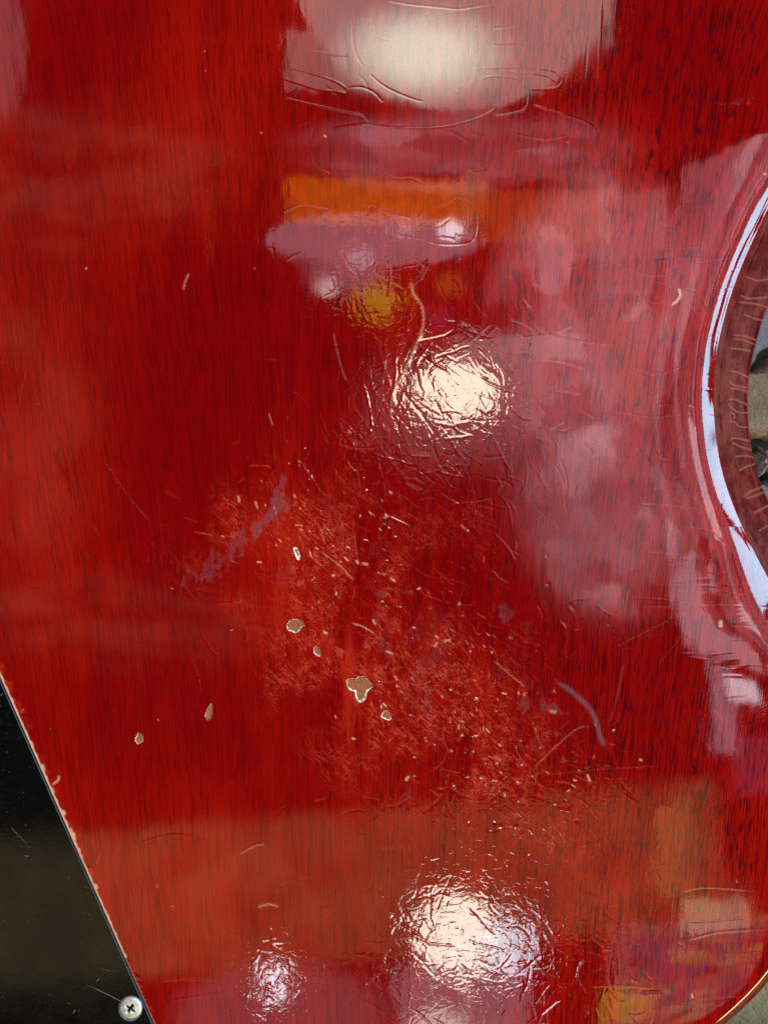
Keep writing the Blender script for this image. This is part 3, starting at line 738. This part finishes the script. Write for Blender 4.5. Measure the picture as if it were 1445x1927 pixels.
def face_z(D, wst, wide=1.0):
    a = 0.0003 + 0.0011 * wst; b = 0.00010 + 0.00092 * wst
    z = -a * np.exp(-D / LA) - b * (1 + 0.85 * (wide - 1)) * np.exp(-D / (0.0008 + (LB - 0.0008) * wst) / wide)
    z += 0.00002 * np.exp(-(D / 0.0003) ** 2)                      # lip of built-up lacquer
    z -= 0.00002 * np.exp(-((D - 0.0009) / 0.0003) ** 2)
    return z
def bevel_z(e, w, wst, wide=1.0):
    """e: distance outside the crest, w: width of the bevel there"""
    z0 = face_z(np.zeros_like(e), wst, wide)
    st = np.minimum(0.0026, w * 0.35)
    z = z0 - (0.30 + 0.95 * wst) * np.minimum(e, st)
    z -= 0.86 * np.clip(e - st, 0, None)
    z += 0.4 * np.clip(e - (w - 0.0013), 0, None)                 # rim stands a little flatter
    z -= 0.00012 * np.exp(-((e - st) / 0.0005) ** 2)
    z += 0.0001 * np.exp(-((e - w + 0.0012) / 0.0004) ** 2)
    t = np.clip((e - (w - 0.0006)) / 0.0006, 0, 1)
    return z - 0.0006 * (1 - np.sqrt(np.clip(1 - t * t, 0, 1)))

# columns
ncoarse, nfine, nedge, nbev = 14, 860, 90, 64
tc = np.linspace(0, 1, ncoarse, endpoint=False)
xfl = np.maximum(-0.104, xl + 0.002)
xfl = np.minimum(xfl, xc - 0.0015)
edge_w = np.minimum(0.011, 0.4 * (xc - xfl))
X = np.empty((nr, ncoarse + nfine + nedge + nbev))
D = np.empty_like(X)
for c in range(ncoarse): X[:, c] = xl + (xfl - xl) * tc[c]
tf = np.linspace(0, 1, nfine, endpoint=False)
X[:, ncoarse:ncoarse + nfine] = xfl[:, None] + ((xc - edge_w) - xfl)[:, None] * tf
te = np.linspace(0, 1, nedge)
X[:, ncoarse + nfine:ncoarse + nfine + nedge] = (xc - edge_w)[:, None] + edge_w[:, None] * te
tb = np.linspace(0, 1, nbev + 1)[1:]
X[:, -nbev:] = xc[:, None] + (bevW * nf)[:, None] * tb
Y = np.repeat(y_r[:, None], X.shape[1], 1)
WST = np.repeat(waist[:, None], X.shape[1], 1)
Dn = (xc[:, None] - X) / nf[:, None]
wide = np.repeat(wide_r[:, None], X.shape[1], 1)   # the edge is sanded softer below the waist
Z = np.where(Dn >= 0, face_z(np.clip(Dn, 0, None), WST, wide), 0)
e = np.clip(-Dn, 0, None)
Z = np.where(Dn < 0, bevel_z(e, np.repeat(bevW[:, None], X.shape[1], 1), WST, wide), Z)
# shallow hollow of the knocks so the glints spread
k = CAM_H / (CAM_H - Z)
U = X * k / PX + CX; V = CY - Y * k / PX
inb = (U > U0 + 1) & (U < U0 + NU - 2) & (V > V0 + 1) & (V < V0 + NV - 2)
Z = Z + np.where(inb, sample(H, U, V), 0)
wear_and_glow = np.stack([np.clip(np.where(inb, sample(a, U, V), 0), 0, 1) for a in (WR, WG, WB)] + [np.clip(e / 0.0008, 0, 1)], -1)

age_refl = np.stack([np.clip(np.where(inb, sample(a, U, V), 0.4 if a is STAIN_REFL else 0), 0, 1.3) for a in (KN, AB, STAIN_REFL)] + [np.ones_like(Z)], -1)
nc = X.shape[1]
top = np.stack([X, Y, Z], -1).reshape(-1, 3)
idx = np.arange(nr * nc).reshape(nr, nc)
quads = np.stack([idx[:-1, :-1], idx[1:, :-1], idx[1:, 1:], idx[:-1, 1:]], -1).reshape(-1, 4)
THICK = -0.036
# side and back: one ring of vertices under each row's two ends
base = nr * nc
midL = np.stack([X[:, 0] - 0.001, Y[:, 0], np.full(nr, -0.004)], -1)
botL = np.stack([X[:, 0] - 0.001, Y[:, 0], np.full(nr, THICK)], -1)
midR = np.stack([X[:, -1], Y[:, -1], Z[:, -1] - 0.004], -1)
botR = np.stack([X[:, -1] - 0.001, Y[:, -1], np.full(nr, THICK)], -1)
co = np.vstack([top, midL, botL, midR, botR])
mL, bL, mR, bR = (base + i * nr + np.arange(nr) for i in range(4))
def strip(a, b): return np.stack([a[:-1], b[:-1], b[1:], a[1:]], -1)
quads = np.vstack([quads, strip(mL, idx[:, 0])[:, ::-1] * 1, strip(bL, mL)[:, ::-1], strip(idx[:, -1], mR)[:, ::-1],
                   strip(mR, bR)[:, ::-1], strip(bR, bL)[:, ::-1]])
guitar = bpy.data.objects.new('electric_guitar', None)
COL.objects.link(guitar)
guitar.location = (0, 0, 0)
guitar['label'] = 'cherry red electric guitar body with cracked and scratched lacquer lying on stone paving'
guitar['category'] = 'guitar'
body = mesh_np('body', co, quads, [M_BODY], guitar)
wa = body.data.attributes.new('wear_and_glow', 'FLOAT_COLOR', 'POINT')
full = np.zeros((len(co), 4), np.float32); full[:base] = wear_and_glow.reshape(-1, 4)
wa.data.foreach_set('color', full.ravel())
wb = body.data.attributes.new('age_refl', 'FLOAT_COLOR', 'POINT')
full2 = np.full((len(co), 4), 0.3, np.float32); full2[:base] = age_refl.reshape(-1, 4)
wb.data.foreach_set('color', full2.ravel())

def surf(u, v):
    """height of the face under a map cell"""
    x, y = gx(u), gy(v)
    r = np.interp(v, rows, xc); w = np.interp(v, rows, waist); f = np.interp(v, rows, nf)
    d = max((r - x) / f, 0)
    return float(face_z(np.array(d), np.array(w)))

for nm, poly, rim in CHIPS:
    p = np.array(poly); c = p.mean(0)
    # subdivide and roughen the outline
    pts = []
    for i in range(len(p)):
        a, b = p[i], p[(i + 1) % len(p)]
        for t in (0, 0.34, 0.67): pts.append(a + (b - a) * t + rng.normal(0, 0.25, 2))
    p = np.array(pts); n = len(p)
    z0 = surf(*c)
    vs, fs, mi = [], [], []
    wd = np.abs(np.sin(np.arange(n) * 0.9 + 1)) * 0.6 + 0.55
    for lvl in range(4):
        for i in range(n):
            d = p[i] - c; L = np.linalg.norm(d) + 1e-6
            low = 1.0 if d[1] > 0 else 0.5                      # the broken edge is widest on the lower side
            off = (1.0, 0.0, -rim * 1.9 * wd[i] * low, -L * 0.55)[lvl]
            off = max(off, -L * 0.6)
            zz = (-0.00002, 0.00003, -0.00008, -0.00011 + rng.normal(0, 4e-6))[lvl]
            s2 = p[i] + d / L * off
            vs.append((gx(s2[0]), gy(s2[1]), z0 + zz))
    for lvl in range(3):
        for i in range(n):
            j = (i + 1) % n
            fs.append((lvl * n + i, lvl * n + j, (lvl + 1) * n + j, (lvl + 1) * n + i)); mi.append((2, 1, 0)[lvl])
    vs.append((gx(c[0]), gy(c[1]), z0 - 0.00011))
    for i in range(n): fs.append((3 * n + i, 3 * n + (i + 1) % n, 4 * n)); mi.append(0)
    fs = [tuple(reversed(f)) for f in fs]
    o = mesh_py('finish_chip', vs, fs, [M_WOOD, M_RIM, M_BODY], body, smooth=False, midx=mi)
    o['label'] = nm

# ------------------------------------------------------------------ black plate
PT = 0.0009
outline = [(340, 2040)]
def arc_pts(cx_, cy_, r, a0, a1, n=6):
    return [(cx_ + r * math.cos(math.radians(a0 + (a1 - a0) * i / n)), cy_ + r * math.sin(math.radians(a0 + (a1 - a0) * i / n))) for i in range(n + 1)]
edge = [tuple(PL_A + (PL_B - PL_A) * t) for t in np.linspace(0, 1, 60)]
outline = edge + [(350, 2065), (340, 2085), (310, 2095)] + [(-200, 2110), (-430, 2040), (-560, 1850), (-620, 1500), (-590, 1000), (-480, 560), (-420, 470), (-380, 455)]
P = np.array(outline); n = len(P); P[:, 0] += 1.0
cen = np.array((-100., 1500.))
vs, fs = [], []
def inset(P, d):
    r = []
    for i in range(len(P)):
        a, b, c_ = P[i - 1], P[i], P[(i + 1) % len(P)]
        t = (c_ - a); t = t / (np.linalg.norm(t) + 1e-9)
        nrm = np.array((-t[1], t[0]))
        if nrm @ (cen - b) < 0: nrm = -nrm
        r.append(b + nrm * d)
    return np.array(r)
for d, z in ((0.0, 0.00002), (0.2, PT - 0.0003), (0.7, PT - 0.0001), (1.2, PT - 0.00003), (1.8, PT), (60, PT)):
    Q = inset(P, d)
    for a in Q: vs.append((gx(a[0]), gy(a[1]), z))
for l in range(4):
    for i in range(n):
        j = (i + 1) % n
        fs.append((l * n + i, l * n + j, (l + 1) * n + j, (l + 1) * n + i))
fs.append(tuple(4 * n + i for i in range(n)))
plate = mesh_py('pickguard', vs, fs, [M_PLATE], guitar, smooth=True)
plate['label'] = 'glossy black plastic plate with a straight bevelled edge'
def flip_up(o):
    import bmesh
    b = bmesh.new(); b.from_mesh(o.data); bmesh.ops.recalc_face_normals(b, faces=b.faces[:]); b.to_mesh(o.data); b.free()
flip_up(plate)
fl = plate.data.polygons[len(plate.data.polygons) - 1]; fl.use_smooth = False

# screw with a cross recess
kz = (CAM_H - PT - 0.0006) / CAM_H
sx_, sy_ = float(gx(245)) * kz, float(gy(1899)) * kz
R0 = 0.00285
rr = np.concatenate([np.linspace(0.02, 0.9, 26), [0.95, 0.985, 1.0, 1.0]]) * R0
na = 72
vs, fs, mi = [(0, 0, 0)], [], []
for j, r in enumerate(rr):
    for i in range(na):
        a = 2 * math.pi * i / na
        x, y = r * math.cos(a), r * math.sin(a)
        z = 0.00062 - 0.0003 * (r / R0) ** 2 - 0.00028 * max(0, (r / R0 - 0.86) / 0.14) ** 2
        c, s_ = math.cos(0.6), math.sin(0.6)
        xr, yr = x * c - y * s_, x * s_ + y * c
        arm = max(min(abs(xr), abs(yr)) - 0.0002, 0) / 0.00013
        far = max(max(abs(xr), abs(yr)) - 0.0009, 0) / 0.0003
        dep = math.exp(-(arm ** 2)) * math.exp(-(far ** 2))
        z -= 0.0011 * dep
        if j == len(rr) - 1: z = -0.0002
        vs.append((x, y, z))
vs[0] = (0, 0, -0.0006)
for i in range(na): fs.append((0, 1 + i, 1 + (i + 1) % na))
for j in range(len(rr) - 1):
    for i in range(na):
        a, b = 1 + j * na + i, 1 + j * na + (i + 1) % na
        fs.append((a, a + na, b + na, b))
for f in fs:
    zz = sum(vs[i][2] for i in f) / len(f); r_ = math.hypot(*[sum(vs[i][q_] for i in f) / len(f) for q_ in (0, 1)])
    mi.append(1 if (zz < 0.00015 and r_ < R0 * 0.42) else 0)
screw = mesh_py('screw', vs, fs, [M_NICKEL, M_RECESS], plate, midx=mi)
screw.location = (sx_, sy_, PT)
screw['label'] = 'nickel cross-head screw holding the black plate'
# lit edge of the countersink round it, painted grey on a raised ring
vs, fs = [], []
for i in range(na):
    a = 2 * math.pi * i / na
    w = 0.00028 + 0.00045 * max(0, -math.sin(a + 0.25)) ** 1.5 + rng.normal(0, 0.00003)
    for r, z in ((R0 + 0.00003, -0.0001), (R0 + 0.0001, 0.0001), (R0 + w * 0.7, 0.00012 + rng.normal(0, 1.5e-5)), (R0 + w, -0.00005)):
        vs.append((r * math.cos(a), r * math.sin(a), z))
for i in range(na):
    j = (i + 1) % na
    for l in range(3): fs.append((i * 4 + l, i * 4 + l + 1, j * 4 + l + 1, j * 4 + l))
ring = mesh_py('lit_countersink', vs, fs, [M_SCRAPED_LIT], plate)
ring.location = (sx_, sy_, PT)

def scratch_mesh(pts, w, parent, z):
    p = smooth_path(pts, 5); m = len(p)
    vs, fs = [], []
    for i, a in enumerate(p):
        t = p[min(i + 1, m - 1)] - p[max(i - 1, 0)]; t /= np.linalg.norm(t) + 1e-9
        nn = np.array((-t[1], t[0])) * w * max(0.12, min(1, 2.2 * (1 - i / (m - 1)))) * rng.uniform(0.7, 1.2)
        for s2, dz in ((-1, -1e-5), (0, 2.5e-5), (1, -1e-5)):
            b = a + nn * s2; vs.append((gx(b[0]) * kz, gy(b[1]) * kz, z + dz))
    for i in range(m - 1):
        for l in range(2): fs.append((i * 3 + l, i * 3 + l + 1, i * 3 + 4 + l, i * 3 + 3 + l))
    return mesh_py('scratch', vs, fs, [M_SCRAPED_LIT], parent)
scratch_mesh([(226, 1887), (205, 1876), (180, 1864), (160, 1856)], 1.0, plate, PT)
scratch_mesh([(141, 1903), (138, 1907), (136, 1911)], 1.2, plate, PT)
scratch_mesh([(20, 1560), (40, 1580), (55, 1600)], 0.5, plate, PT)
scratch_mesh([(186, 1844), (182, 1848), (178, 1851)], 0.7, plate, PT)
scratch_mesh([(190, 1826), (205, 1829), (220, 1831)], 0.35, plate, PT)
scratch_mesh([(45, 1612), (50, 1613), (54, 1613)], 1.0, plate, PT)
scratch_mesh([(3, 1306), (1, 1309), (-1, 1310)], 1.4, plate, PT)

# ------------------------------------------------------------------ paving under the guitar
GZ = THICK - 0.0005
def stone_mat(name, rgb, sc=90):
    k = NT(name)
    co = k.objco()
    a = k.noise(co, sc, 5, 0.65); b = k.noise(co, sc * 6, 4, 0.7)
    c = k.mix(k.ramp(a, 0.3, 0.7), tuple(x * 0.62 for x in rgb) + (1,), tuple(min(1, x * 1.3) for x in rgb) + (1,))
    c = k.mix(k.math('MULTIPLY', k.ramp(b, 0.55, 0.75), 0.5), c, tuple(x * 0.4 for x in rgb) + (1,))
    k.set(k.p.inputs['Base Color'], c); k.p.inputs['Roughness'].default_value = 0.85
    n = k.n('Bump'); n.inputs['Strength'].default_value = 0.8; n.inputs['Distance'].default_value = 0.0015
    k.set(n.inputs['Height'], b); k.set(k.p.inputs['Normal'], n.outputs[0])
    return k.m
M_SOIL = stone_mat('dark_soil', (0.030, 0.026, 0.015), 140)
M_TAN = stone_mat('tan_stone', (0.20, 0.135, 0.075), 45)
M_GREY = stone_mat('grey_stone', (0.10, 0.10, 0.105), 60)
M_OLIVE = stone_mat('olive_grey_stone', (0.15, 0.12, 0.062), 60)
M_PALE = stone_mat('pale_stone', (0.30, 0.27, 0.23), 80)
g = 24
xs = np.linspace(-0.9, 0.9, g); ys = np.linspace(-0.9, 0.9, g)
vs = [(x, y, GZ - 0.012 + rng.normal(0, 0.0006)) for y in ys for x in xs]
fs = [(j * g + i, j * g + i + 1, (j + 1) * g + i + 1, (j + 1) * g + i) for j in range(g - 1) for i in range(g - 1)]
ground = mesh_py('ground', vs, fs, [M_SOIL])
ground['kind'] = 'structure'
GK = (CAM_H - GZ) / CAM_H
def stone(poly, mat, h=0.012, dz=0.0):
    """a flat paving stone with a worn, rounded arris; outline in map cells seen on the paving"""
    p = np.array([(gx(a) * GK, gy(b) * GK) for a, b in poly])
    c = p.mean(0)
    pts = []
    for i in range(len(p)):
        a, b = p[i], p[(i + 1) % len(p)]
        for t in np.linspace(0, 1, 5, endpoint=False): pts.append(a + (b - a) * t + rng.normal(0, 0.0007, 2))
    p = np.array(pts); n = len(p)
    vs, fs = [], []
    for d, z in ((0, -h - 0.002), (0, -0.004), (0.0012, -0.0014), (0.004, -0.0003), (0.03, 0.0)):
        for a in p:
            dd = c - a; L = np.linalg.norm(dd)
            b = a + dd / L * min(d, L * 0.7); vs.append((b[0], b[1], GZ + dz + z + (rng.normal(0, 0.0003) if z > -0.003 and z < 0 else 0)))
    for l in range(4):
        for i in range(n):
            j = (i + 1) % n
            fs.append((l * n + i, l * n + j, (l + 1) * n + j, (l + 1) * n + i))
    fs.append(tuple(4 * n + i for i in range(n)))
    o = mesh_py('stone', vs, fs, [mat], ground)
    flip_up(o)
    return o
stone([(600,-300),(2100,-400),(2150,250),(1470,628),(1405,690),(1000,640),(560,500)], M_GREY)
stone([(1030,700),(1402,712),(1440,688),(1500,650),(2150,320),(2200,760),(1475,822),(1400,818),(1000,840)], M_TAN)
stone([(1424,862),(1436,842),(1462,846),(1490,870),(1470,893),(1435,890)], M_PALE, dz=-0.002)
stone([(700,900),(1380,850),(1410,900),(1480,915),(2100,840),(2150,1500),(1500,1560),(700,1540)], M_GREY)
stone([(600,1600),(1300,1600),(2100,1580),(2200,2500),(1200,2600),(560,2450)], M_OLIVE)
stone([(-900,-400),(500,-320),(520,500),(900,760),(900,860),(-100,900),(-1000,800)], M_TAN)
stone([(-1000,900),(600,930),(620,1560),(-900,1600)], M_OLIVE)
stone([(-900,1680),(520,1660),(500,2500),(-900,2500)], M_GREY)
